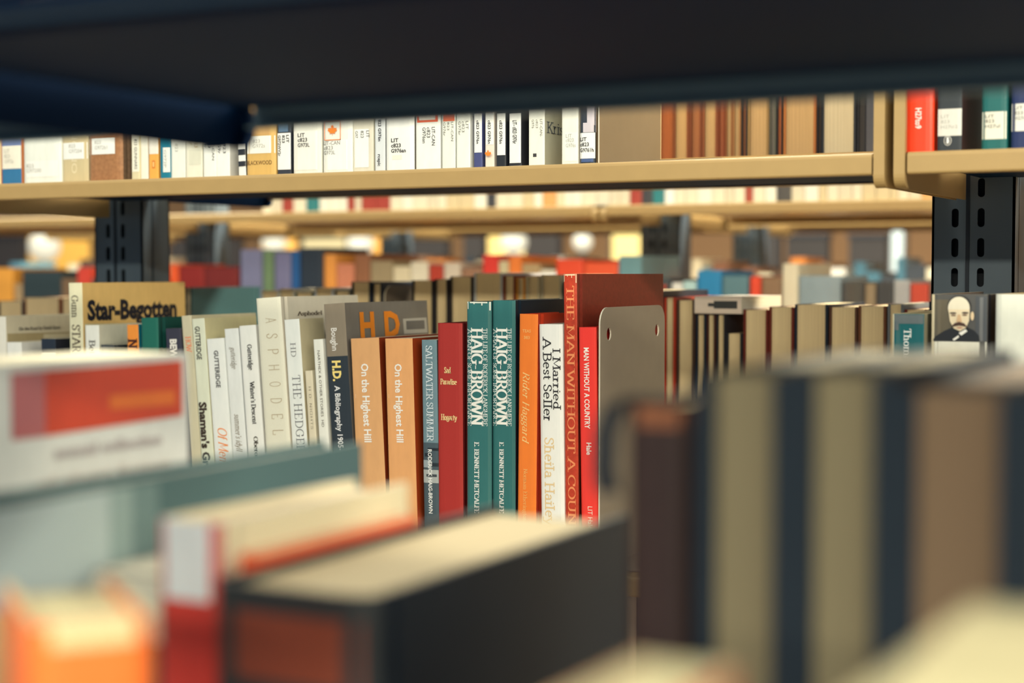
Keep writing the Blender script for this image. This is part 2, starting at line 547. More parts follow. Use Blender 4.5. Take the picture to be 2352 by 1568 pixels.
def add_shelf(root, x0, x1, yc, sgn, zt, dark_under, tall=True, paint=None):
    """One shelf board between two uprights: sgn -1 faces the camera, +1 faces away."""
    yf = yc + sgn * DEEP
    yb = yc + sgn * 0.012
    Yv = lambda s: yf - sgn * s                      # s measured inwards from the lip
    MT = paint or MT_
    mb = MB()
    # folded sheet: section across the shelf (s inwards, z), a rolled lip with a returned lower edge
    sec = [(DEEP - .012, zt), (.004, zt), (.0018, zt - .0004), (.0006, zt - .0014), (0, zt - .003), (0, zt - LIP + .0015), (.0006, zt - LIP + .0004), (.002, zt - LIP), (.009, zt - LIP), (.009, zt - LIP + .0012), (.0022, zt - LIP + .0012), (.0022, zt - .003), (DEEP - .012, zt - .003)]
    n = len(sec)
    xa, xb = x0 + .0125, x1 - .0125
    for i in range(n):
        p, q = sec[i], sec[(i + 1) % n]
        mb.poly([(xa, Yv(p[0]), p[1]), (xb, Yv(p[0]), p[1]), (xb, Yv(q[0]), q[1]), (xa, Yv(q[0]), q[1])], MT)
    for xx in (xa, xb):
        mb.poly([(xx, Yv(s), z) for s, z in sec], MT)
    sh = mb.build('shelf', root)
    if dark_under:  # sheet added under the board, the underside's shade put into its colour
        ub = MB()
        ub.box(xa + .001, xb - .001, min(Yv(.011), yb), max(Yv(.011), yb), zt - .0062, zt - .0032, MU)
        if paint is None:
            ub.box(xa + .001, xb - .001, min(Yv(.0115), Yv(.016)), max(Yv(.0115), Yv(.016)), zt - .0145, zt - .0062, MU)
        ub.build('underside_dark_sheet', sh)
    if True:
        up_ = .16 if tall else -.0035
        for xx, s2 in ((x0 + .0032, 1), (x1 - .0032, -1)):
            bb = MB()
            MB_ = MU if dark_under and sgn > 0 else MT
            out = rounded(0.0, DEEP - .03, zt - .0245, zt + up_, .009, 5, (1, 0, 0, 1))
            xo = xx if s2 > 0 else xx - .0012
            holed_plate(out, [], .0012, lambda u, v, w, xo=xo: (xo + w, Yv(u - .001), v), MB_, bb)
            # rolled front flange that follows the plate's front edge
            edge = [p for p in rounded(0.0, .05, zt - .0245, zt + up_, .009, 6, (1, 0, 0, 1)) if p[0] < .0092]
            edge.sort(key=lambda p: p[1])
            for i in range(len(edge) - 1):
                p, q = edge[i], edge[i + 1]
                bb.poly([(xx, Yv(p[0] - .0012), p[1]), (xx + s2 * .0078, Yv(p[0] - .0012), p[1]), (xx + s2 * .0078, Yv(q[0] - .0012), q[1]), (xx, Yv(q[0] - .0012), q[1])], MB_)
                bb.poly([(xx + s2 * .0078, Yv(p[0] - .0012), p[1]), (xx + s2 * .0078, Yv(p[0] + .004), p[1]), (xx + s2 * .0078, Yv(q[0] + .004), q[1]), (xx + s2 * .0078, Yv(q[0] - .0012), q[1])], MB_)
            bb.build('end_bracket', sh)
    return sh

def add_upright(root, xc, yc, top=1.62, slots=True):
    w, dp = .067, .045
    mb = MB()
    x0, x1, y0, y1 = xc - w / 2, xc + w / 2, yc - dp / 2, yc + dp / 2
    holes = []
    if slots:
        zz = H - .11
        while zz < H + .12:
            for cx in (xc - .0145, xc + .0065):
                holes.append(list(reversed(rounded(cx - .0029, cx + .0029, zz, zz + .0155, .0027, 4))))
            zz += .0245
    outer = [(x0, .02), (x1, .02), (x1, top), (x0, top)]
    holed_plate(outer, holes, .002, lambda u, v, q: (u, y0 + q, v), MD, mb)
    holed_plate(outer, [], .002, lambda u, v, q: (u, y1 - q, v), MD, mb)
    mb.box(x0, x0 + .002, y0, y1, .02, top, MD)
    mb.box(x1 - .002, x1, y0, y1, .02, top, MD)
    mb.box(x0, x1, y0 + .016, y0 + .018, .02, top, M((20, 28, 36), 0.6, 'metal'))
    mb.box(x0, x1, y0, y1, top, top + .003, MD)
    mb.box(xc - .0055, xc - .0025, y0 - .0012, y0 + .001, .02, top, M((24, 32, 40), 0.5, 'metal'))
    return mb.build('upright', root)

def shelving(label, k, posts, zl, zu, front=True, back=True, dark_under=True, upper_back=True, tall=False, paint=None, front_lift=0.0, back_lift=0.0, joint=0.0):
    yc = YC[k]
    root = thing('library_shelving', label, 'shelving', ((posts[0] + posts[-1]) / 2, yc, 0))
    loc = root.location.copy()
    parts = []
    for xp in posts:
        parts.append(add_upright(root, xp, yc))
    for a, b in zip(posts[:-1], posts[1:]):
        a, b = a + joint, b + joint
        for sgn, on in ((-1, front), (1, back)):
            if not on:
                continue
            parts.append(add_shelf(root, a, b, yc, sgn, zl, False, False, paint))
            if sgn < 0 or upper_back:
                parts.append(add_shelf(root, a, b, yc, sgn, zu + (front_lift if sgn < 0 else back_lift), dark_under, tall and sgn < 0, paint))
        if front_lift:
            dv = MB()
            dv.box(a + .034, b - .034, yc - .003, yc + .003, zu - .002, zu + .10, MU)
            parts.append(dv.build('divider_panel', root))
        base = MB()
        base.box(a + .04, b - .04, yc - DEEP + .01, yc + DEEP - .01, .0, .09, MT)
        parts.append(base.build('kick_plate', root))
    for p in parts:
        p.location = -loc
    return root

P0 = [-.485 - BAY, -.485, -.485 + BAY]
P1 = [-.2885 - 2 * BAY, -.2885 - BAY, -.2885, -.2885 + BAY]
P2 = [-.985 - 2 * BAY, -.985 - BAY, -.985, -.985 + BAY]
P3 = [-1.20 - 2 * BAY, -1.20 - BAY, -1.20, -1.20 + BAY]
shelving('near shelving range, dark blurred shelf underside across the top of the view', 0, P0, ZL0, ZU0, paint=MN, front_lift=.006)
shelving('in-focus double-sided shelving range with tan lips and slotted charcoal uprights', 1, P1, ZL1, ZU1, tall=True, back_lift=.021, joint=-.0085)
shelving('second shelving range back, blurred tan shelf lip behind the sharp one', 2, P2, ZL2, ZU2, dark_under=False)
shelving('third shelving range back, far blurred tan shelf with dark uprights', 3, P3, ZL3, ZU3, dark_under=False)

# ---------------------------------------------------------------- room
def struct(name, mb):
    o = mb.build(name)
    o['kind'] = 'structure'
    o['label'] = {'floor': 'grey-brown carpeted library floor', 'wall_back': 'brown far wall of the library'}.get(name, name)
    return o
fl = MB(); fl.box(-9, 5, -4, 8, -.05, 0, M((95, 80, 62), .9, 'cloth')); struct('floor', fl)
wb = MB(); wb.box(-9, 5, 7.4, 7.5, 0, 2.9, M((150, 112, 72), .8)); struct('wall_back', wb)

# ---------------------------------------------------------------- in-focus row, lower shelf, spines to the camera
Y1 = 1.138
FW = (30, 34, 38)
PB = dict(hard=False)
G1 = 'books in the sharp lower row'

def focus(label, x0, x1, yt, lean=0.0, **kw):
    focus.i += 1
    return pbook(label, x0, x1, yt, Y1 + (0.0, .0016, .0008)[focus.i % 3], ZL1, lean, group=G1, **kw)
focus.i = 0

focus('white paperback at the far left with a picture panel on its cover', -48, 14, 728, .5, d=.15, cov=(232, 226, 200), side=(222, 210, 172), hard=False,
      sp=[([(17, 768), (160, 764), (160, 900), (17, 905)], (176, 158, 112)), ([(100, 769), (160, 767), (160, 830), (100, 832)], (212, 200, 160))],
      st=[('On the Road by David Gunn', 'bold', 43, 138, 761, 753, (60, 52, 46))])
focus('short plain white paperback left of the black ones', 16, 50, 787, .4, d=.12, cov=(236, 234, 212), hard=False)
focus('black book with a torn white lower jacket left of the gold cover', 95, 128, 779, .4, d=.13, cov=(32, 40, 50), side=(30, 36, 46), hard=False,
      patches=[(0, 1, 812, 1000, (220, 214, 190))])
focus('gold paperback with big black lettering across its shiny front cover', 158, 189, 651, .9, far=425, cov=(224, 217, 172), side=(232, 190, 112), hard=False, rough=.3,
      texts=[('d', 'Gunn', 'serif', 680, 731, .22, .70, (52, 38, 24)), ('d', 'STAR-BEGOTTEN', 'serif', 747, 960, .22, .80, (58, 36, 24))],
      sp=[([(192, 745), (424, 742), (424, 900), (192, 905)], (214, 196, 138)), ([(269, 746), (300, 745), (300, 790), (269, 792)], (40, 34, 38)), ([(280, 760), (300, 758), (300, 790), (283, 791)], (96, 62, 48))],
      st=[('Star-Begotten', 'heavy', 200, 405, 736, 691, (30, 32, 40))])
focus('white paperback with serif title standing against the gold cover', 196, 228, 748, .8, d=.12, cov=(233, 231, 208), side=(226, 218, 184), hard=False,
      texts=[('d', 'Bette', 'serif', 782, 838, .30, .72, (52, 44, 40))])
focus('low charcoal paperback between the white and the orange spine', 232, 262, 793, .5, d=.12, cov=(44, 50, 54), side=(40, 46, 50), hard=False)
focus('small orange paperback with a slanted black letter and blue cover', 292, 318, 747, 1.6, d=.11, cov=(255, 146, 48), side=(30, 128, 140), hard=False,
      texts=[('d', 'N', 'boldserif', 779, 803, .10, .86, (70, 30, 26)), ('d', 'ight', 'serif', 812, 850, .2, .8, (70, 30, 26))])
focus('dark green cloth hardback in front of the gold cover', 325, 364, 731, .9, d=.12, cov=(32, 104, 84), side=(22, 80, 68), bulge=.001)
focus('dark plum paperback with white slab title left of the leaning white books', 381, 416, 756, 2.6, d=.12, cov=(54, 52, 62), hard=False,
      texts=[('d', 'BEWITCHED', 'heavy', 781, 900, .28, .72, (232, 226, 205))])
L5 = 4.5
focus('beige paperback with small orange letters at the start of the leaning whites', 417, 440, 727, L5, far=588, cov=(206, 196, 156), side=(214, 202, 158), hard=False,
      texts=[('d', 'HOW', 'serif', 775, 812, .30, .82, (240, 130, 84))])
focus('pale green-white paperback with heavy black title, leaning', 441, 470, 734, L5, far=589, cov=(222, 223, 188), side=(224, 212, 156), hard=False,
      texts=[('d', 'GUTTERIDGE', 'bold', 752, 828, .22, .62, (48, 46, 40)), ('d', "Shaman's Ground", 'heavy', 925, 1130, .12, .72, (58, 46, 34))])
focus('white paperback with orange script title, third of the leaning whites', 475, 514, 780, L5, d=.12, cov=(234, 236, 220), hard=False,
      texts=[('d', 'GUTTERIDGE', 'bold', 808, 893, .40, .66, (34, 34, 38)), ('d', 'Of Memory', 'italic', 985, 1110, .30, .82, (248, 138, 56))])
focus('white paperback with thin grey script, fourth of the leaning whites', 516, 548, 757, L5, d=.12, cov=(229, 229, 212), hard=False,
      texts=[('d', 'gutteridge', 'italic', 800, 850, .36, .72, (120, 108, 84)), ('d', "summer's idyll", 'italic', 953, 1040, .30, .7, (120, 104, 76))])
focus('white paperback with small black old-style lettering beside the cream hardback', 550, 588, 750, L5, d=.12, cov=(236, 236, 216), hard=False,
      texts=[('d', 'Gutteridge', 'boldserif', 794, 853, .42, .68, (40, 38, 36)), ('d', "Winter's Descent", 'boldserif', 878, 976, .42, .68, (40, 38, 36)), ('d', 'Oberon', 'boldserif', 1004, 1060, .42, .66, (70, 62, 50))])
focus('tall cream hardback with widely spaced thin capitals down its spine', 589, 645, 687, 4.2, far=822, cov=(228, 222, 190), side=(222, 212, 182), side_kind='paper', bulge=.0012, page=PAGE_NEW,
      texts=[('d', ch, 'light', yy, yy + 11, .36, .80, (176, 156, 118)) for ch, yy in (('A', 734), ('S', 770), ('P', 806), ('H', 842), ('O', 880), ('D', 918), ('E', 954), ('L', 990))],
      st=[('Asphodel', 'boldserif', 680, 738, 731, 722, (86, 72, 56))])
focus('white paperback with tall thin serif capitals, right of the cream hardback', 653, 688, 736, 4.2, far=743, cov=(233, 236, 224), side=(216, 202, 156), hard=False,
      texts=[('d', 'HD', 'thinserif', 790, 822, .34, .66, (84, 84, 84)), ('d', 'THE HEDGEHOG', 'thinserif', 864, 1085, .32, .82, (84, 84, 86))])
focus('shortest slim cream paperback with spaced small capitals', 701, 718, 853, 3.9, d=.11, cov=(222, 210, 172), hard=False,
      texts=[('d', 'H D  NIGHTS', 'light', 890, 987, .40, .70, (90, 78, 60))])
focus('slim white paperback with tiny capitals beside the grey and black book', 720, 742, 781, 3.8, d=.12, cov=(234, 232, 208), hard=False,
      texts=[('d', 'NARTHEX & OTHER STORIES  HD', 'plain', 807, 982, .38, .66, (96, 88, 74))])
focus('grey and black paperback with big orange capitals on its cover', 744, 792, 700, 3.9, far=981, cov=(140, 126, 100), side=(122, 116, 102), hard=False, rough=.3,
      patches=[(0, 1, 821, 1500, (46, 52, 54))],
      texts=[('d', 'Boughn', 'bold', 756, 808, .30, .58, (226, 220, 200)), ('d', 'H.D.', 'heavy', 831, 878, .26, .66, (250, 214, 122)), ('d', 'A Bibliography 1905-1990', 'bold', 888, 1072, .30, .56, (226, 224, 210))],
      sp=[([(800, 822), (980, 818), (980, 1100), (800, 1120)], (42, 48, 52)), ([(923, 737), (977, 734), (978, 769), (924, 772)], (186, 180, 160)), ([(930, 742), (972, 740), (972, 760), (930, 762)], (108, 106, 98))],
      st=[('H', 'heavy', 824, 857, 780, 722, (250, 138, 34)), ('D', 'heavy', 880, 915, 778, 720, (250, 138, 34))])
for i, (xa, xb, ln, lab) in enumerate(((806, 871, 2.9, 'peach paperback with white title, left one of the matching pair'), (885, 948, 1.7, 'peach paperback with white title, right one of the matching pair, glossier'))):
    o = focus(lab, xa, xb, 779, ln, d=.125, cov=((222, 166, 104), (230, 166, 100))[i], side=((140, 56, 26), (170, 66, 26))[i], hard=False, rough=.28,
              texts=[('d', 'On the Highest Hill', 'bold', 838, 1018, .34, .60, (248, 240, 218))],
              patches=[(.08, .09, 908, 916, (244, 220, 180))])
focus('slim grey-blue paperback with light title and a mountain picture', 969, 1004, 782, .9, d=.125, cov=(112, 138, 138), hard=False, side=(90, 100, 98),
      patches=[(0, 1, 1018, 1500, (70, 84, 86)), (.1, .6, 1042, 1050, (28, 36, 42)), (.3, 1, 1030, 1036, (24, 32, 38)), (0, .5, 1058, 1075, (150, 160, 156)), (.45, 1, 1064, 1072, (30, 38, 42)), (0, 1, 1080, 1110, (168, 172, 160)), (.2, .9, 1090, 1096, (60, 66, 66))],
      texts=[('d', 'SALTWATER SUMMER', 'serif', 795, 1016, .30, .72, (212, 220, 212)), ('d', 'RODERICK HAIG-BROWN', 'bold', 1033, 1180, .34, .60, (232, 232, 220))])
focus('brick red cloth hardback with three small gold words', 1006, 1063, 743, .25, d=.13, cov=(170, 48, 40), side=(120, 34, 32), bulge=.0014,
      texts=[('h', 'Sad', 'boldserif', .28, .56, 858, 845, (238, 208, 140)), ('h', 'Paradise', 'boldserif', .12, .80, 884, 872, (238, 208, 140)), ('h', 'Hogarty', 'boldserif', .14, .80, 966, 953, (238, 208, 140))])
HB = [('d', 'HAIG-BROWN', 'boldserif', 754, 979, .22, .66, (236, 234, 212)), ('d', 'A MAN OF SOME IMPORTANCE', 'serif', 756, 980, .04, .21, (220, 224, 206)),
      ('d', 'THE LIFE OF RODERICK LANGMERE', 'serif', 755, 979, .70, .86, (220, 224, 206)), ('d', 'E. BENNETT METCALFE', 'boldserif', 1016, 1180, .34, .52, (226, 226, 208))]
focus('dark teal hardback with white capitals, left one of the pair, worn top', 1073, 1130, 694, 0, d=.145, cov=(50, 108, 100), side=(30, 62, 62), bulge=.0016, kind='film', rough=.35, texts=HB, wear=(214, 214, 190))
focus('dark teal hardback with white capitals, right one of the pair', 1132, 1185, 691, 0, far=1330, cov=(48, 106, 98), side=(26, 42, 50), bulge=.0016, kind='film', rough=.35, texts=HB, rim=(214, 206, 176))
focus('bright orange hardback with pale italic title', 1194, 1237, 722, -.6, far=1320, cov=(250, 124, 34), side=(206, 62, 30), bulge=.0014, kind='film', rough=.4,
      texts=[('h', 'TEAS', 'bold', .20, .66, 765, 758, (252, 176, 96)), ('h', '383', 'bold', .28, .60, 780, 773, (252, 176, 96)), ('d', 'Rider Haggard', 'italic', 856, 1021, .26, .60, (252, 196, 120)), ('d', 'Norman Etherington', 'serif', 1078, 1200, .34, .54, (252, 176, 96))],
      tags=[(0.0, .98, 1204, 1286, (226, 208, 160), [])])
focus('white hardback with black typewriter title and beige author line', 1239, 1293, 746, .8, d=.14, cov=(238, 238, 218), bulge=.0018, kind='film', rough=.4,
      texts=[('d', 'A Best Seller', 'slab', 775, 968, .20, .54, (48, 46, 46)), ('d', 'I Married', 'slab', 802, 942, .62, .91, (48, 46, 46)), ('d', 'Sheila Hailey', 'slab', 1006, 1208, .22, .60, (226, 196, 140))])
focus('tall rust-red leather hardback with faded gold capitals and worn corners', 1295, 1326, 631, .6, far=1524, cov=(186, 62, 36), side=(128, 50, 34), side_kind='leather', kind='leather', rough=.34, bulge=.001, wear=(236, 206, 160),
      texts=[('d', 'THE MAN WITHOUT A COUNTRY', 'serif', 657, 1290, .26, .80, (232, 140, 84))])
focus('vivid red hardback with white capitals beside the bookend', 1330, 1371, 753, 1.0, d=.12, cov=(244, 56, 40), side=(206, 40, 30), bulge=.0012, kind='film', rough=.4,
      texts=[('d', 'MAN WITHOUT A COUNTRY', 'bold', 800, 986, .30, .60, (250, 232, 210)), ('d', 'Hale', 'bold', 1018, 1046, .38, .66, (250, 232, 210)), ('d', 'LIT Hale', 'plain', 1164, 1215, .40, .68, (250, 220, 190))])

def bookend(label, x, y, z, depth, height, col=(150, 136, 112), tongue=.1):
    root = thing('bookend', label, 'bookend', (x, y, z + .0006))
    m = M(col, .4, 'metal', .5)
    mb = MB()
    hole = lambda cu: [(cu + .0042 * math.cos(-q * math.pi / 6), height - .021 + .0052 * math.sin(-q * math.pi / 6)) for q in range(12)]
    holed_plate(rounded(0, depth, 0, height, .013, 6, (0, 0, 1, 1)), [hole(.0165), hole(depth - .0165)], .0012, lambda u, v, w: (w, u, v), m, mb, M((206, 196, 166), .4, 'metal'))
    mb.build('plate', root)
    bb = MB(); bb.box(.0012, tongue, .002, depth - .002, .0, .0012, m); bb.build('base_tongue', root)
    return root
xb, zb = at(1378, 708, Y1)
bookend('grey-beige steel bookend with two holes beside the red books', xb, Y1 - .002, ZL1, depth_to(1526, xb, 710) - Y1, zb - ZL1)

# right end of the sharp row
focus('dark teal book in a ribbed plastic jacket at the right end', 2051, 2124, 722, 0, d=.15, cov=(24, 92, 92), side=(206, 194, 150), kind='film', rough=.25, bulge=.0012,
      patches=[(0, .05, 722, 1500, (218, 208, 164)), (.06, .98, 724, 745, (96, 104, 100)), (.06, .2, 740, 760, (88, 100, 98))],
      texts=[('d', 'Thomas', 'serif', 756, 838, .38, .60, (226, 230, 214))], rim=(226, 208, 160))
pb_ = focus('thick book with a portrait of a moustached man on its spine', 2141, 2270, 677, 0, d=.16, cov=(86, 84, 76), side=(34, 38, 46), kind='film', rough=.22, bulge=.002, rim=(228, 214, 170),
      patches=[(0, .055, 677, 1500, (226, 210, 164)), (.06, .99, 786, 1500, (230, 226, 198)), (.062, .4, 690, 784, (100, 92, 72)), (.80, .99, 682, 784, (78, 80, 78)), (.87, .93, 684, 784, (110, 110, 104))])
def portrait(root, w, h, Y):
    """A small painted likeness of nobody in particular: shapes lying on the jacket."""
    V = lambda py: at(2205, py, Y)[1] - ZL1
    U = lambda px: at(px, 730, Y)[0] - at(2141, 730, Y)[0]
    mb = MB()
    e = [.0007]
    def blob(pts, c):
        mb.poly([(U(a), -.0021 - e[0], V(b)) for a, b in pts], M(c, .3, 'film'))
        e[0] += .0001
    el = lambda cx, cy, rx, ry, n=22, a0=0, a1=360: [(cx + rx * math.cos(math.radians(a0 + (a1 - a0) * i / n)), cy + ry * math.sin(math.radians(a0 + (a1 - a0) * i / n))) for i in range(n)]
    blob([(2146, 785), (2150, 776), (2172, 762), (2192, 753), (2222, 752), (2240, 760), (2252, 772), (2254, 785)], (36, 38, 40))
    blob(el(2206, 704, 27, 24), (50, 48, 44))
    blob(el(2236, 727, 4, 10), (222, 196, 150))
    blob(el(2205, 709, 25, 26), (226, 216, 182))
    blob([(2181, 712), (2230, 712), (2229, 738), (2222, 754), (2208, 762), (2194, 756), (2185, 740)], (224, 206, 164))
    blob(el(2192, 721, 8, 2.2), (70, 54, 44)); blob(el(2220, 720, 8, 2.2), (70, 54, 44))
    blob(el(2193, 726, 6, 1.8), (120, 92, 68)); blob(el(2219, 725, 6, 1.8), (120, 92, 68))
    blob([(2203, 724), (2209, 724), (2213, 741), (2200, 741)], (206, 170, 124))
    blob([(2188, 752), (2196, 744), (2206, 741), (2218, 744), (2226, 753), (2216, 750), (2206, 749), (2197, 751)], (76, 52, 40))
    blob(el(2208, 754, 7, 1.8), (190, 140, 110))
    blob([(2206, 766), (2222, 757), (2226, 762), (2212, 772)], (232, 228, 206))
    blob([(2192, 781), (2206, 771), (2207, 776), (2196, 784)], (232, 228, 206))
    mb.build('jacket_portrait', root)
portrait(pb_, at(2270, 677, Y1)[0] - at(2141, 677, Y1)[0], .25, Y1)
focus('thick cream book at the right edge beside the portrait spine', 2288, 2412, 677, 0, d=.16, cov=(226, 226, 200), side=(214, 190, 130), kind='film', rough=.4, bulge=.003, rim=(206, 160, 100))

# ---------------------------------------------------------------- in-focus row, upper shelf
YU = 1.136
UT = (54, 50, 48)
FA = (168, 164, 146)
G2 = 'labelled books on the sharp upper shelf'
def leaf(u0, u1, ya, yb, c=(246, 128, 44)):
    return None
def up(label, x0, x1, h=.2, tagspec=(), texts=(), patches=(), hard=False, d=.13, cov=WHITE, lean=0.0, **kw):
    up.i += 1
    Y = YU + (.0, .0014, .0007)[up.i % 3]
    xm = (x0 + x1) / 2
    pts = (x0, x1)
    X0, X1 = at(x0, 380, Y)[0], at(x1, 380, Y)[0]
    # the tops are hidden by the near shelf: give the height directly
    return pbook(label, x0, x1, 380, Y, ZU1, lean, h=h, d=d, texts=texts, patches=patches, tags=tagspec, hard=hard, cov=cov, group=G2, **kw)
up.i = 0
def call(lines, ys, u=(.16, .62), c=UT, font='plain', cap=9):
    return [('h', s, font, u[0], u[0] + (u[1] - u[0]) * len(s) / max(len(q) for q in lines), y, y - cap, c) for s, y in zip(lines, ys)]
def vcall(lines, ya, ln, us, c=UT, font='plain'):
    return [('d', s, font, ya, ya + ln * len(s) / max(len(q) for q in lines), ub, uc, c) for s, (ub, uc) in zip(lines, us)]

up('cream book with an orange edge cut by the left frame edge', -40, 3, cov=(228, 206, 150), side=(224, 130, 60))
up('blue book with a wide white label at the far left', 5, 50, cov=(50, 112, 146), side=(226, 140, 76), patches=[(0, 1, 300, 336, (110, 126, 160))], tagspec=[(.02, 1, 336, 389, (234, 226, 196), call(['LIT', '823', 'G972a'], [352, 364, 376], c=FA))])
up('very wide white book left of the beige one', 56, 143, cov=(232, 232, 208), d=.15, hard=True, kind='film', tagspec=[(.1, .94, 371, 408, (236, 234, 212), call(['823', 'G97200'], [386, 397], (.1, .5), FA))])
up('beige book with a pale vertical title and white label', 145, 205, cov=(206, 186, 134), hard=True, kind='film', texts=[('d', 'NONO', 'sansbold', 300, 400, .4, .62, (226, 210, 164))], tagspec=[(.06, .98, 329, 367, WHITE, call(['823', 'G97204'], [341, 353], (.3, .8), FA))])
up('brown leather book in a wrinkled plastic jacket', 207, 284, cov=(160, 112, 70), side=(120, 96, 72), kind='leather', hard=True, rough=.2, bulge=.004, tagspec=[(.02, .84, 318, 356, WHITE, call(['823', 'G972b1'], [332, 345], (.24, .62), FA))])
up('narrow cream book with a vertical label right of the brown leather', 303, 322, cov=(216, 204, 156), tagspec=[(.1, .95, 305, 396, (232, 226, 196), vcall(['823 GUNNARS'], 320, 70, [(.4, .75)]))])
up('plain narrow white book left of the orange foot', 324, 341, cov=(234, 228, 200))
up('white book with an orange foot and small round emblem', 343, 365, cov=(236, 168, 72), patches=[(0, 1, 250, 355, (234, 226, 200)), (.35, .65, 370, 388, (214, 120, 40)), (.42, .58, 373, 385, (240, 190, 110))])
up('teal book with a white label near the left upright', 369, 392, cov=(24, 118, 134), tagspec=[(.3, 1, 340, 397, (228, 228, 208), vcall(['G972P'], 346, 40, [(.4, .66)], FA))])
up('white book right of the teal one, faint text', 394, 427, cov=(232, 230, 206), texts=vcall(['823'], 330, 20, [(.3, .5)], FA))
up('cream book with a faint grey square label', 428, 466, cov=(230, 224, 192), patches=[(.2, .92, 345, 380, (216, 212, 180))], texts=vcall(['6r', '823'], 320, 20, [(.25, .45), (.55, .75)], (176, 150, 100)))
up('white book with black vertical call number near the leaning one', 468, 497, cov=(234, 232, 210), texts=vcall(['G9r', '823', 'LIT-CAN'], 318, 52, [(.1, .3), (.42, .6), (.72, .9)]))
up('white book left of the striped leaning book', 499, 529, cov=(236, 234, 214), side=(232, 228, 206), d=.075, texts=vcall(['G9r', '823'], 328, 26, [(.1, .32), (.5, .72)]))
up('black and white striped book leaning in the gap left of the mustard book', 549, 566, h=.19, lean=1.8, cov=(236, 232, 212), side=(40, 42, 44), patches=[(0, 1, 290, 306, (38, 40, 44)), (0, 1, 318, 330, (38, 40, 44)), (0, 1, 344, 358, (38, 40, 44)), (0, 1, 372, 384, (38, 40, 44))])
up('mustard book with a wide white label and dark capitals at its foot', 568, 635, cov=(214, 172, 92), hard=True, kind='film', patches=[(.02, .98, 240, 312, (206, 160, 92))], tagspec=[(.03, .99, 314, 354, (236, 232, 208), call(['823', 'G972s'], [330, 341], (.25, .68), FA))], texts=[('h', 'BLACKWOOD', 'plain', .04, .9, 380, 370, (92, 56, 30))])
up('slim book wholly covered by a white label with vertical number', 638, 670, cov=(52, 56, 62), patches=[(.1, .8, 230, 304, (92, 120, 140))], tagspec=[(.02, .98, 307, 391, (236, 234, 216), vcall(['G972WV2r', '823', 'LIT'], 312, 48, [(.08, .28), (.38, .58), (.68, .88)], (34, 32, 34), 'bold'))])
up('white book with three-line call number above a dark bar', 675, 741, cov=(230, 226, 200), hard=True, kind='film', tagspec=[(.04, .98, 302, 392, (234, 230, 206), call(['LIT', 'c823', 'G973L'], [316, 327, 339], (.2, .62), font='bold'))], patches=[(.26, .54, 357, 365, (64, 60, 58))])
LEAF = [(0, -.5), (.03, -.22), (.26, -.3), (.22, -.2), (.46, 0), (.38, .05), (.43, .2), (.26, .16), (.22, .24), (.1, .12), (.13, .42), (.05, .36), (0, .5)]
def add_leaf(root, u, v, size, c=(246, 128, 44), ring=None):
    mb = MB()
    full = LEAF + [(-x, y) for x, y in reversed(LEAF[1:-1])]
    tr = tessellate_polygon([[Vector((x, y, 0)) for x, y in full]])
    mb.raw([(u + x * size, -.0034, v + y * size) for x, y in full], [tuple(q) for q in tr], M(c, .5))
    if ring:
        r, tk = ring, ring * .07
        for a0, a1, b0, b1 in ((-r, r, r - tk, r), (-r, r, -r, -r + tk), (-r, -r + tk, -r, r), (r - tk, r, -r, r)):
            mb.poly([(u + a0, -.0033, v + b0), (u + a1, -.0033, v + b0), (u + a1, -.0033, v + b1), (u + a0, -.0033, v + b1)], M(c, .5))
    mb.build('maple_leaf_sticker', root)
o = up('white book with an orange maple leaf sticker in an orange frame', 744, 811, cov=(232, 230, 206), hard=True, kind='film', tagspec=[(.03, .99, 323, 392, (236, 234, 212), call(['LIT-CAN', 'c823', 'G973L'], [334, 345, 356], (.04, .62), (120, 116, 104)))])
wv = lambda px, py: at(px, py, YU)[1] - ZU1
add_leaf(o, .026 * .42, wv(775, 301), .0105, ring=.0083)
up('white book with a short vertical call number right of the maple leaf', 813, 859, cov=(218, 210, 180), side=(222, 214, 180), tagspec=[(.06, .78, 298, 386, WHITE, vcall(['G97', '823', 'LIT'], 302, 16, [(.1, .24), (.38, .54), (.66, .82)]))])
up('slim grey-white book with bold vertical number and slanting word', 862, 886, cov=(216, 218, 206), texts=[('d', '823 G976n', 'bold', 276, 326, .34, .64, (44, 42, 46)), ('d', 'rcepic', 'bold', 356, 383, .3, .6, (60, 58, 58))])
up('broad white book with a low three-line call number', 888, 953, cov=(236, 236, 216), hard=True, kind='film', side=(110, 104, 90), texts=call(['LIT', 'c823', 'G976an'], [328, 340, 352], (.22, .74), font='bold'), patches=[(.26, .6, 358, 368, (226, 222, 196))])
up('white book with a red top band and vertical call number', 956, 1013, cov=(236, 236, 214), patches=[(.05, .9, 240, 282, (232, 98, 52)), (.14, .8, 230, 277, (236, 226, 200))], texts=vcall(['G976an', 'c823', 'LIT-CAN'], 294, 42, [(.28, .42), (.46, .6), (.66, .8)]))
up('white book with faint vertical text left of the plain pair', 1016, 1047, cov=(230, 230, 206), patches=[(.1, .95, 230, 280, (226, 110, 66))], texts=vcall(['G976r', '823', 'LIT-CAN'], 282, 44, [(.1, .3), (.4, .58), (.7, .88)], (130, 124, 110)))
up('white book with faint vertical text left of the navy foot', 1049, 1081, cov=(233, 232, 208), texts=vcall(['G976r', 'c823', 'LIT'], 280, 32, [(.15, .35), (.42, .62), (.7, .9)], (120, 116, 104)))
def slim(label, x0, x1, cov, foot, txt='c823 G976n'):
    return up(label, x0, x1, cov=cov, tagspec=[(.08, .96, 262, foot, (234, 232, 212), [('d', txt, 'bold', 278, 332, .34, .66, (50, 48, 48))])])
slim('slim navy book with a white label and jagged foot', 1089, 1109, (70, 76, 116), 352)
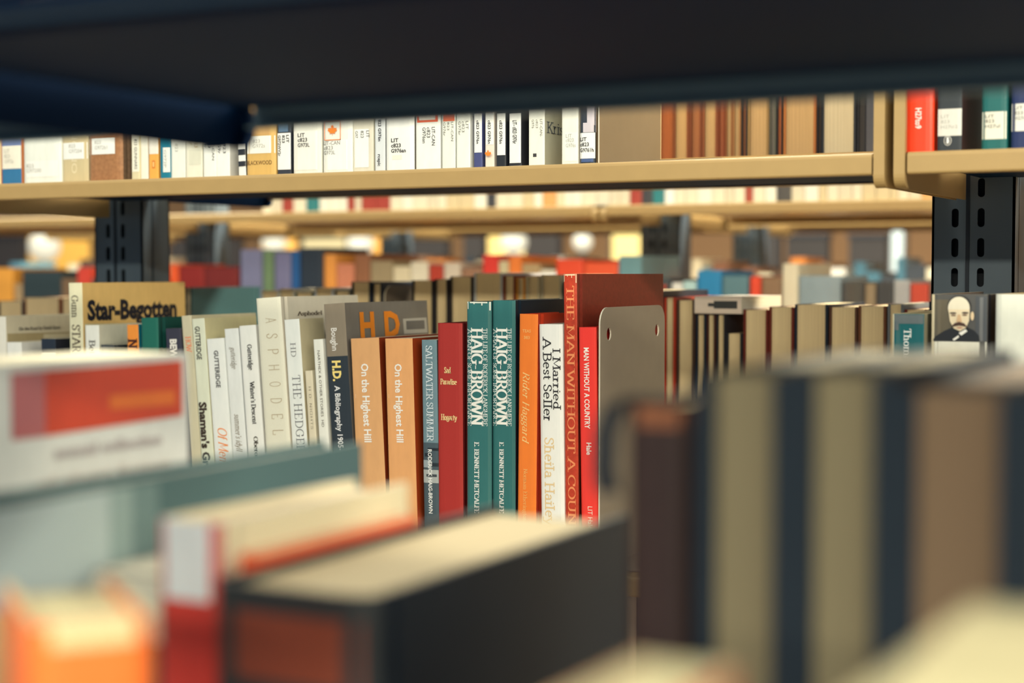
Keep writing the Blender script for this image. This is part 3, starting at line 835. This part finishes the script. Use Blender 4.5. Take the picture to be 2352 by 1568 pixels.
o = slim('slim white book with a maple leaf at its foot', 1115, 1136, (230, 216, 190), 334)
add_leaf(o, .0042, wv(1125, 355), .0066)
slim('slim black book with a torn white label', 1141, 1163, (34, 38, 42), 358)
slim('slim black book with a long white label down to the foot', 1169, 1199, (40, 42, 46), 376, 'LIT- c823 G976r')
o = up('grey and white book with a landscape cover and grey lettering', 1215, 1252, cov=(232, 230, 204), side=(176, 172, 142), d=.14, texts=vcall(['G976', 'c823', 'LIT-CAN-'], 276, 40, [(.2, .36), (.46, .6), (.72, .88)], (130, 126, 112)), patches=[(.28, .5, 354, 362, (60, 58, 56))],
       st=[('Kristj', 'serif', 1256, 1300, 306, 281, (96, 100, 96))])
up('white book with faint grey number left of the black and white one', 1291, 1329, cov=(233, 230, 204), tagspec=[(.2, .98, 306, 372, (234, 232, 208), call(['LIT', 'c823', 'G976s'], [318, 328, 340], (.26, .86), FA))])
up('black book with a white diagonal and a white call number label', 1333, 1370, cov=(48, 54, 60), hard=True, kind='film', side=(190, 160, 110), patches=[(.5, 1, 240, 290, (206, 196, 190)), (.25, 1, 284, 306, (206, 196, 190)), (0, .9, 366, 374, (72, 92, 128))], tagspec=[(.02, .98, 307, 366, (236, 236, 218), call(['LIT', 'c823', 'G9761h'], [326, 338, 351], (.06, .92), (44, 42, 44), 'bold'))])
xb2, _ = at(1376, 380, YU)
bookend('beige steel bookend standing on the upper shelf after the labelled books', xb2, YU - .002, ZU1, depth_to(1516, xb2, 380) - YU, .2, (122, 104, 74))
# right bay of the upper shelf
up('bright red book with a white vertical call number', 2075, 2146, cov=(250, 68, 34), hard=True, kind='film', rough=.3, bulge=.003, texts=[('d', 'H27to9', 'bold', 251, 298, .42, .62, (250, 236, 214))])
o = up('black book with a white label and an oval bird emblem', 2153, 2209, cov=(44, 50, 52), side=(70, 44, 42), page=(90, 62, 54), rim=(60, 50, 48), hard=False, tagspec=[(.01, 1, 252, 314, (216, 212, 190), call(['LIT', '823', 'H27tr2'], [273, 285, 297], (.14, .84), FA, 'plain', 8))])
eb = MB()
def emblem(u, v, s):
    def disc(rx, rz, c, e, cz=0, cx=0):
        eb.poly([(u + cx * s + rx * s * math.cos(q * math.pi / 10), -.0012 - e, v + cz * s + rz * s * math.sin(q * math.pi / 10)) for q in range(20)], M(c, .5))
    disc(.5, .66, (226, 222, 200), 0); disc(.43, .59, (40, 44, 48), .0001); disc(.22, .34, (232, 230, 212), .0002, -.08); disc(.14, .16, (232, 230, 212), .0003, .3); disc(.08, .06, (232, 230, 212), .0004, .34, .14)
    disc(.08, .2, (44, 48, 52), .0005, -.05, -.2)
emblem(.0072, wv(2178, 325) , .0052)
eb.build('bird_emblem', o)
up('dark green book with a typed white label', 2254, 2315, cov=(20, 96, 88), hard=True, kind='film', tagspec=[(.03, .96, 259, 322, (226, 220, 190), call(['LIT', '823', 'H27ul'], [273, 284, 296], (.16, .72), (66, 62, 56), 'plain', 8))])
up('navy book with a white label cut by the right frame edge', 2322, 2392, cov=(32, 46, 84), hard=True, kind='film', tagspec=[(.02, .98, 240, 303, (226, 224, 200), call(['LIT', '823', 'H27un'], [253, 265, 277], (.1, .6), (66, 62, 56), 'plain', 8))])

# ---------------------------------------------------------------- the other face of the sharp range: page edges towards the camera
ORD = ['first', 'second', 'third', 'fourth', 'fifth', 'sixth', 'seventh', 'eighth', 'ninth', 'tenth', 'eleventh', 'twelfth', 'thirteenth', 'fourteenth', 'fifteenth', 'sixteenth', 'seventeenth', 'eighteenth', 'nineteenth', 'twentieth']
def nth(n):
    if n < 20:
        return ORD[n]
    tens = {2: 'twenty', 3: 'thirty', 4: 'forty', 5: 'fifty', 6: 'sixty'}[(n + 1) // 10]
    return tens + '-' + ORD[n % 10] if (n + 1) % 10 else {'twenty': 'twentieth', 'thirty': 'thirtieth', 'forty': 'fortieth', 'fifty': 'fiftieth', 'sixty': 'sixtieth'}[tens]
def colour(c):
    r, g, b = c
    mx, mn = max(c), min(c)
    if mx < 75:
        return 'navy' if b > r + 8 else 'black'
    if mx - mn < 32:
        return 'white' if mn > 195 else 'grey' if mx < 200 else 'cream'
    if r > 200 and g > 190:
        return 'cream'
    if r > g and r > b:
        if g > 125 and b < 150 and r > 180:
            return 'tan' if r - b < 120 else 'yellow'
        if g < 85 and r > 150:
            return 'red'
        if r > 215:
            return 'orange'
        return 'brown' if r - g < 90 else 'red'
    if b > r and b > g:
        return 'purple' if r > g - 6 else 'blue'
    return 'teal' if b > 0.75 * g else 'green'

YB = 1.478
cnt = {}
def back(x0, x1, yt, cov, zs=ZL1, page=PAGE, row='lower', h=None, hard=True, d=.128):
    c = colour(cov)
    k = (row, c)
    cnt[k] = cnt.get(k, -1) + 1
    lab = '%s book, page edges out, %s %s one along the far %s shelf' % (c, nth(cnt[k]), c, row)
    return pbook(lab, x0, x1, yt if yt else 380, YB, zs, 0, h=h, d=d, face='fore', cov=cov, page=page, hard=hard, group='page edges on the %s shelf behind the sharp books' % row)
RB, NV, BK = (120, 44, 30), (34, 44, 56), (46, 44, 46)
for row in ((-40, -6, 700, RB), (-4, 53, 692, NV), (56, 138, 684, (150, 96, 58)), (140, 176, 686, RB), (425, 597, 0, None), (600, 640, 668, (226, 222, 196)), (641, 676, 664, (230, 224, 192)), (678, 720, 672, (120, 122, 100)), (723, 766, 662, (228, 232, 224)),
            (768, 805, 668, (140, 130, 104)), (807, 852, 648, NV), (854, 878, 652, (40, 48, 60)), (946, 996, 645, BK), (998, 1030, 642, (56, 52, 50)), (1034, 1086, 636, (70, 60, 52)), (1089, 1154, 628, (214, 216, 206)), (1156, 1184, 634, (150, 70, 44)), (1186, 1206, 640, (238, 160, 62)), (1208, 1240, 636, (222, 206, 160)), (1243, 1290, 632, (214, 200, 160)), (1294, 1330, 650, BK), (1334, 1420, 655, RB), (1424, 1520, 668, NV),
            (1526, 1552, 684, (206, 70, 44)), (1555, 1596, 690, (86, 62, 46)), (1599, 1622, 724, NV), (1624, 1644, 724, (84, 44, 34)), (1646, 1667, 724, BK), (1668, 1706, 766, (40, 42, 44)), (1708, 1765, 712, RB), (1767, 1824, 706, RB), (1826, 1902, 700, NV), (1905, 1970, 706, (96, 62, 44)), (1972, 2036, 704, (120, 74, 46)), (2039, 2076, 700, (120, 126, 124)), (2078, 2130, 712, RB), (2134, 2200, 694, NV), (2204, 2290, 700, (150, 120, 80)), (2293, 2370, 690, RB)):
    if row[3] is None:
        pbook('dark green cloth hardback showing its broad side behind the leaning whites', 424, 441, 661, YB, ZL1, 0, far=598, face='fore', cov=(44, 80, 78), hard=True, page=(200, 180, 140))
        continue
    back(*row)
xg, zg = at(882, 660, 1.47)
bookend('dim grey-brown bookend behind the orange capitals', xg, 1.47, ZL1, .13, at(900, 657, 1.47)[1] - ZL1, (120, 106, 84), .014)
# a small pale booklet lying on top of the dark books
x0_, z0_ = at(1706, 723, YB); x1_, _ = at(1599, 723, YB)
book('paperback_book', 'small pale booklet lying flat on the dark book tops', x0_, YB - .004, z0_ + .0004, .0165, x0_ - x1_, .12, lean=90, hard=False, cov=(232, 214, 186), page=(230, 214, 180),
     patches=[(.3, .75, .004, .028, (64, 66, 62)), (.42, .62, .028, .034, (64, 66, 62))])
# upper shelf, same face
for x0, x1, cov, pg in ((1512, 1548, (150, 84, 46), (150, 84, 46)), (1546, 1582, (140, 82, 50), PAGE), (1583, 1612, (124, 66, 40), (150, 96, 60)), (1613, 1648, (140, 82, 50), PAGE), (1649, 1665, (130, 62, 36), (150, 86, 54)), (1666, 1682, (150, 96, 56), PAGE), (1683, 1701, (168, 120, 74), PAGE),
                        (1703, 1716, (44, 46, 48), (120, 76, 50)), (1717, 1766, (150, 120, 74), PAGE), (1767, 1782, (96, 96, 84), (110, 106, 92)), (1784, 1797, (40, 40, 44), (160, 90, 50)), (1799, 1874, (176, 108, 56), PAGE), (1876, 1888, (36, 40, 46), (60, 50, 44)), (1886, 1966, (40, 46, 54), (190, 176, 140)), (1968, 1990, (34, 36, 44), (60, 58, 56))):
    back(x0, x1, None, cov, ZU1 + .021, (178, 146, 98) if pg is PAGE else pg, 'upper', h=random.choice([.2, .22, .21]))

# ---------------------------------------------------------------- near range: big blurred books
G0 = 'blurred books on the near shelf'
YN = .43
def near(label, x0, x1, y, d, ztop, lean=0.0, **kw):
    return book(kw.pop('name', 'hardback_book'), label, x0, y, ZL0, x1 - x0, ztop - ZL0, d, lean, group=G0, **kw)
nz = lambda v: H + v - ZL0
# spines to the camera, left
near('white book with an orange-red front cover panel at the left', -.553, -.501, .480, .13, H - .039, hard=False, cov=(90, 66, 54), side=(204, 204, 188), rough=.4, name='paperback_book',
     sidepatches=[([(.0155, nz(-.0427)), (.035, nz(-.0427)), (.035, nz(-.071)), (.0155, nz(-.071))], (172, 96, 92)), ([(.035, nz(-.0427)), (.1255, nz(-.0427)), (.1255, nz(-.069)), (.035, nz(-.071))], (192, 60, 28)),
                  ([(.075, nz(-.056)), (.12, nz(-.0565)), (.12, nz(-.0635)), (.075, nz(-.0625))], (216, 104, 34))],
     sidetexts=[('annual collection', 'heavy', .04, .11, nz(-.081), .005, (170, 160, 150)), ('of short fiction', 'plain', .03, .115, nz(-.092), .004, (196, 180, 160))],
     patches=[(0, 1, 0.0, nz(-.075), (222, 216, 190))])
near('wide thin book, cover pale blue to grey-teal, at the left edge', -.417, -.395, .365, .235, H - .0765, hard=True, cov=(186, 200, 186), side=(72, 100, 98), bulge=.002, page=(150, 140, 118),
     sidepatches=[([(.004, nz(-.2)), (.072, nz(-.2)), (.072, nz(-.078)), (.004, nz(-.078))], (174, 188, 178)), ([(.072, nz(-.2)), (.084, nz(-.2)), (.084, nz(-.078)), (.072, nz(-.078))], (140, 160, 150)),
                  ([(.084, nz(-.2)), (.098, nz(-.2)), (.098, nz(-.078)), (.084, nz(-.078))], (104, 128, 122)), ([(.004, nz(-.15)), (.022, nz(-.15)), (.022, nz(-.112)), (.004, nz(-.112))], (206, 176, 120))])
near('low black book with white page tops before the white spine', -.391, -.360, .424, .12, H - .104, hard=False, cov=(44, 50, 52), page=(196, 190, 164), name='paperback_book', rim=(196, 190, 164), patches=[(0, 1, nz(-.127), nz(-.1045), (196, 192, 166))])
near('white topped red book in the middle of the near shelf', -.357, -.3305, .420, .115, H - .083, hard=True, cov=(196, 56, 44), side=(232, 214, 170), page=(184, 168, 134), rim=(182, 170, 140), bulge=.003,
     tags=[(.02, .98, nz(-.109), nz(-.0825), (212, 216, 206), [])])
near('thin orange book between the white-topped one and the thick black one', -.330, -.3225, .428, .10, H - .0940, hard=False, cov=(226, 88, 40), page=(188, 168, 124), rim=(200, 150, 100), name='paperback_book')
near('thick black book with a brown title band on its spine', -.322, -.261, .406, .184, H - .098, hard=True, cov=(36, 42, 42), side=(16, 29, 38), page=(160, 144, 104), bulge=.005, rough=.5,
     patches=[(.06, .94, nz(-.127), nz(-.106), (112, 54, 36))])
# the worn brown book with its spine strip peeling away
r_ = near('worn brown leather book with a peeling spine strip', -.1985, -.1775, .45, .14, H - .040, hard=True, cov=(64, 48, 44), side=(52, 44, 44), bulge=.004, kind='leather',
          patches=[(.2, .98, nz(-.047), nz(-.041), (160, 100, 64))])  # highlight at the top of the spine, painted as a patch
fm = MB()
arc = [(.003, .018, nz(-.0405)), (-.006, .010, nz(-.0395)), (-.0105, .004, nz(-.0425)), (-.0125, .001, nz(-.050)), (-.0125, 0, nz(-.062)), (-.0115, .001, nz(-.069))]
for i in range(len(arc) - 1):
    a_, b_ = arc[i], arc[i + 1]
    for o1 in (0, .0015):
        fm.poly([(a_[0], a_[1] + o1, a_[2]), (a_[0] + .0055, a_[1] + .004 + o1, a_[2]), (b_[0] + .0055, b_[1] + .004 + o1, b_[2]), (b_[0], b_[1] + o1, b_[2])], M((36, 42, 48), .6, 'leather'))
fm.build('peeling_strip', r_)
# page edges to the camera, right
def nearfore(label, pa, pb, ytop, cov=(24, 37, 47), page=(138, 126, 92), d=.165, Y=YN):  # shade on the near page edges is put into the darker page colour
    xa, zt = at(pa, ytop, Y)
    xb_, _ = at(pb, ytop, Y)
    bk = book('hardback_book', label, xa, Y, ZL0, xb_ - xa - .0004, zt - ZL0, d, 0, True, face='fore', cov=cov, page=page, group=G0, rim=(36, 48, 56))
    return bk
BOARD[True] = .0056
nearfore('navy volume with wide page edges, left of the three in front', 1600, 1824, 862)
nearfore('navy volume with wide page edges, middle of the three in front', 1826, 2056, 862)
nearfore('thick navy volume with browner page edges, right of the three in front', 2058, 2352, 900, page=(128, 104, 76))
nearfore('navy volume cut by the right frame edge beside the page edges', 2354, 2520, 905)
BOARD[True] = .0024
# front face of the near range, very close: only blurred tops show
CR = (236, 214, 160)
near('cream topped book very close along the bottom edge, orange left cover', -.117, -.099, .165, .105, H - .0715, hard=False, cov=(214, 84, 40), page=CR, rim=CR, name='paperback_book')
near('cream topped book very close along the bottom edge, navy cover', -.097, -.078, .165, .092, H - .0735, hard=True, cov=(40, 48, 58), page=CR, rim=CR)
near('thick cream topped book very close at the bottom right corner', -.066, -.026, .20, .115, H - .064, hard=False, cov=(70, 78, 86), page=CR, rim=CR, name='paperback_book')
near('orange book with a cream top very close at the bottom left', -.298, -.267, .300, .060, H - .0900, twist=.9, hard=True, cov=(250, 112, 44), bulge=.004, page=CR, rim=CR,
     patches=[(0, 1, nz(-.0955), nz(-.0902), (210, 192, 136))])

# ---------------------------------------------------------------- second range
Y2 = YC[2] - DEEP + .018
def second(x0, x1, yt, cov, **kw):
    c = colour(cov)
    k = ('second', c)
    cnt[k] = cnt.get(k, -1) + 1
    lab = '%s book, %s %s one from the left on the blurred lower shelf behind' % (c, nth(cnt[k]), c)
    return pbook(lab, x0, x1, yt, Y2, ZL2, 0, cov=cov, d=random.uniform(.11, .16), group='blurred books on the second range', hard=random.random() < .5, **kw)
rows2 = [(-30, 30, 616, (250, 160, 62)), (34, 50, 652, (180, 150, 104)), (52, 140, 622, (50, 64, 64)), (142, 176, 640, (130, 100, 66)), (178, 208, 614, (222, 70, 46)), (212, 300, 640, (90, 84, 70)), (302, 385, 636, (130, 118, 90)),
         (390, 410, 608, (248, 90, 40)), (412, 470, 612, (140, 40, 34)), (472, 548, 614, (120, 40, 36)), (553, 602, 574, (124, 124, 146)), (605, 628, 576, (112, 136, 92)), (631, 668, 580, (118, 116, 140)), (670, 688, 578, (36, 90, 140)), (690, 742, 570, (44, 54, 62)), (745, 772, 584, (232, 150, 66)), (774, 814, 606, (210, 130, 90)), (816, 850, 584, (146, 96, 62)), (852, 902, 600, (160, 140, 98)),
         (904, 942, 612, (222, 206, 160)), (944, 984, 602, (228, 216, 178)), (986, 1018, 608, (176, 60, 40)), (1020, 1058, 604, (206, 190, 160)), (1060, 1108, 616, (150, 110, 80)), (1110, 1144, 586, (226, 58, 40)), (1146, 1168, 600, (206, 190, 140)), (1170, 1198, 588, (246, 128, 46)), (1200, 1240, 606, (180, 150, 100)), (1242, 1276, 620, (222, 214, 180)), (1278, 1340, 596, (240, 78, 44)), (1342, 1420, 604, (244, 90, 50)), (1422, 1474, 588, (110, 150, 146)),
         (1476, 1540, 640, (60, 66, 66)), (1544, 1568, 650, (226, 222, 200)), (1570, 1600, 646, (176, 206, 192)), (1602, 1658, 622, (40, 128, 166)), (1660, 1720, 634, (92, 126, 126)), (1724, 1748, 636, (232, 76, 46)), (1750, 1796, 638, (140, 110, 78)), (1798, 1834, 606, (222, 210, 170)), (1836, 1932, 634, (140, 156, 152)), (1934, 1986, 648, (66, 66, 60)), (1988, 2012, 652, (150, 130, 96)), (2014, 2052, 648, (70, 70, 66)), (2054, 2090, 644, (176, 176, 164)), (2092, 2134, 652, (206, 80, 56)), (2136, 2230, 640, (120, 110, 90)), (2232, 2290, 630, (150, 100, 70)), (2292, 2352, 640, (190, 170, 130))]
for r2 in rows2:
    second(*r2)
# second range, upper shelf: only the feet show above the lip
xp = 604
cols = [(232, 226, 196), (214, 202, 164), (226, 214, 176)] * 5 + [(222, 206, 160), (210, 190, 140), (226, 84, 50), (110, 140, 150), (160, 60, 44), (60, 60, 60), (40, 120, 116), (236, 232, 210), (228, 160, 90)]
while xp < 2340:
    wpx = random.uniform(14, 34)
    cov = random.choice(cols)
    c = colour(cov)
    k = ('up2', c)
    cnt[k] = cnt.get(k, -1) + 1
    pbook('%s book foot, %s %s one from the left on the blurred tan upper shelf' % (c, nth(cnt[k]), c), xp, xp + wpx, 460, Y2, ZU2, 0, h=random.uniform(.18, .23), cov=cov, d=.13, hard=False, group='book feet on the blurred upper shelf')
    xp += wpx + 1

# ---------------------------------------------------------------- third range, lower shelf
Y3 = YC[3] - DEEP + .018
xp = -20
cols3 = [(206, 190, 150), (226, 214, 176), (150, 110, 76), (90, 70, 54), (60, 66, 70), (196, 70, 46), (232, 140, 60), (70, 110, 120), (176, 160, 120), (228, 222, 200), (120, 80, 56)]
while xp < 2380:
    wpx = random.uniform(20, 46)
    cov = random.choice(cols3)
    c = colour(cov)
    k = ('third', c)
    cnt[k] = cnt.get(k, -1) + 1
    pbook('%s book far back, %s %s one from the left on the third range' % (c, nth(cnt[k]), c), xp, xp + wpx, random.uniform(588, 636), Y3, ZL3, 0, cov=cov, d=.13, hard=False, group='far books on the third range')
    xp += wpx + random.uniform(0, 2)

# ---------------------------------------------------------------- reading area beyond the ranges
def board(label, x0, x1, y0, y1, Y, c):
    xa, za = at(x0, y0, Y); xb_, zb_ = at(x1, y1, Y)
    root = thing('display_board', label, 'board', ((xa + xb_) / 2, Y, 0))
    w = abs(xb_ - xa) / 2
    top, low = za, zb_
    p = MB(); p.box(-w + .01, w - .01, 0, .02, low, top, M(c, .7)); p.build('panel', root)
    f = MB()
    for bx in ((-w, -w + .012), (w - .012, w)):
        f.box(bx[0], bx[1], -.004, .024, 0, top + .01, M((70, 58, 46), .6))
    f.box(-w, w, -.004, .024, top, top + .012, M((70, 58, 46), .6)); f.box(-w, w, -.004, .024, low - .012, low, M((70, 58, 46), .6)); f.build('frame', root)
    ft = MB(); ft.box(-w, w, -.15, .17, 0, .025, M((60, 54, 48), .6)); ft.build('foot', root)
def monitor(label, x0, x1, y0, y1, Y):
    xa, za = at(x0, y0, Y); xb_, zb_ = at(x1, y1, Y)
    root = thing('end_panel', label, 'panel', ((xa + xb_) / 2, Y, 0))
    w = abs(xb_ - xa) / 2
    s = MB(); s.box(-w, w, 0, .04, 0, za, M((42, 38, 36), .6)); s.build('panel_sheet', root)
    st = MB(); st.box(-w - .006, w + .006, -.006, .046, za, za + .012, M((34, 38, 44), .5)); st.build('cap_rail', root)
def lamp(label, px, py, r, Y):
    xa, za = at(px, py, Y)
    xr, _ = at(px + r, py, Y)
    R = abs(xr - xa)
    root = thing('globe_lamp', label, 'lamp', (xa, Y, 0))
    g = MB(); g.lathe([(R * math.sin(math.pi * i / 14) + 1e-4, za - R * math.cos(math.pi * i / 14)) for i in range(15)], GL); g.build('globe', root, True)
    p = MB(); p.lathe([(.012, .02), (.012, za - R * .97)], M((60, 52, 44), .5)); p.build('pole', root, True)
    b = MB(); b.lathe([(.001, 0), (.13, 0), (.13, .015), (.02, .03), (.001, .03)], M((50, 46, 42), .5)); b.build('base', root, True)
GL = glow((255, 246, 216), 0.5)
lamp('white globe lamp far left beyond the shelves', 102, 566, 27, 5.2)
lamp('white globe lamp nearest the left of the reading area, beside the purple books', 630, 556, 23, 5.2)
lamp('white globe lamp above the brown and orange books', 828, 558, 26, 5.2)
lamp('white globe lamp in front of the yellow board in the middle', 1180, 556, 27, 5.2)
lamp('white globe lamp right of the dark upright above the red book', 1338, 556, 20, 5.2)
board('orange-yellow display board at the far left', 52, 214, 520, 625, 5.6, (246, 180, 78))
board('golden display board behind the second globe lamp', 596, 688, 520, 590, 5.6, (240, 178, 84))
board('pale cream display board right of the golden one', 690, 800, 520, 600, 6.2, (222, 204, 150))
board('narrow orange display board right of the third globe lamp', 852, 902, 520, 630, 5.6, (248, 172, 74))
board('yellow display board behind the middle globe lamp', 1112, 1212, 520, 630, 5.6, (238, 206, 124))
board('pale yellow display board left of the thick dark upright', 1400, 1478, 520, 630, 5.6, (234, 210, 132))
board('pale blue-grey display board near the right upright', 2040, 2082, 520, 640, 5.6, (196, 208, 200))
monitor('dark panel in the reading area at the far left', -40, 50, 545, 620, 4.9)
monitor('dark panel in the reading area right of the left upright', 388, 546, 516, 600, 4.9)
monitor('dark panel in the reading area left of the thin dark post', 898, 1024, 540, 600, 4.9)
monitor('dark upright panel left of the middle yellow board', 1064, 1108, 516, 600, 4.7)
monitor('dark upright panel right of the middle yellow board', 1212, 1282, 510, 600, 4.7)
monitor('dark panel right of the blue book in the reading area', 1712, 1788, 520, 620, 4.7)
monitor('dark brown panel in the reading area on the right', 1806, 1900, 545, 620, 4.9)
monitor('dark panel right of the orange blur on the right', 1950, 2034, 545, 620, 4.9)
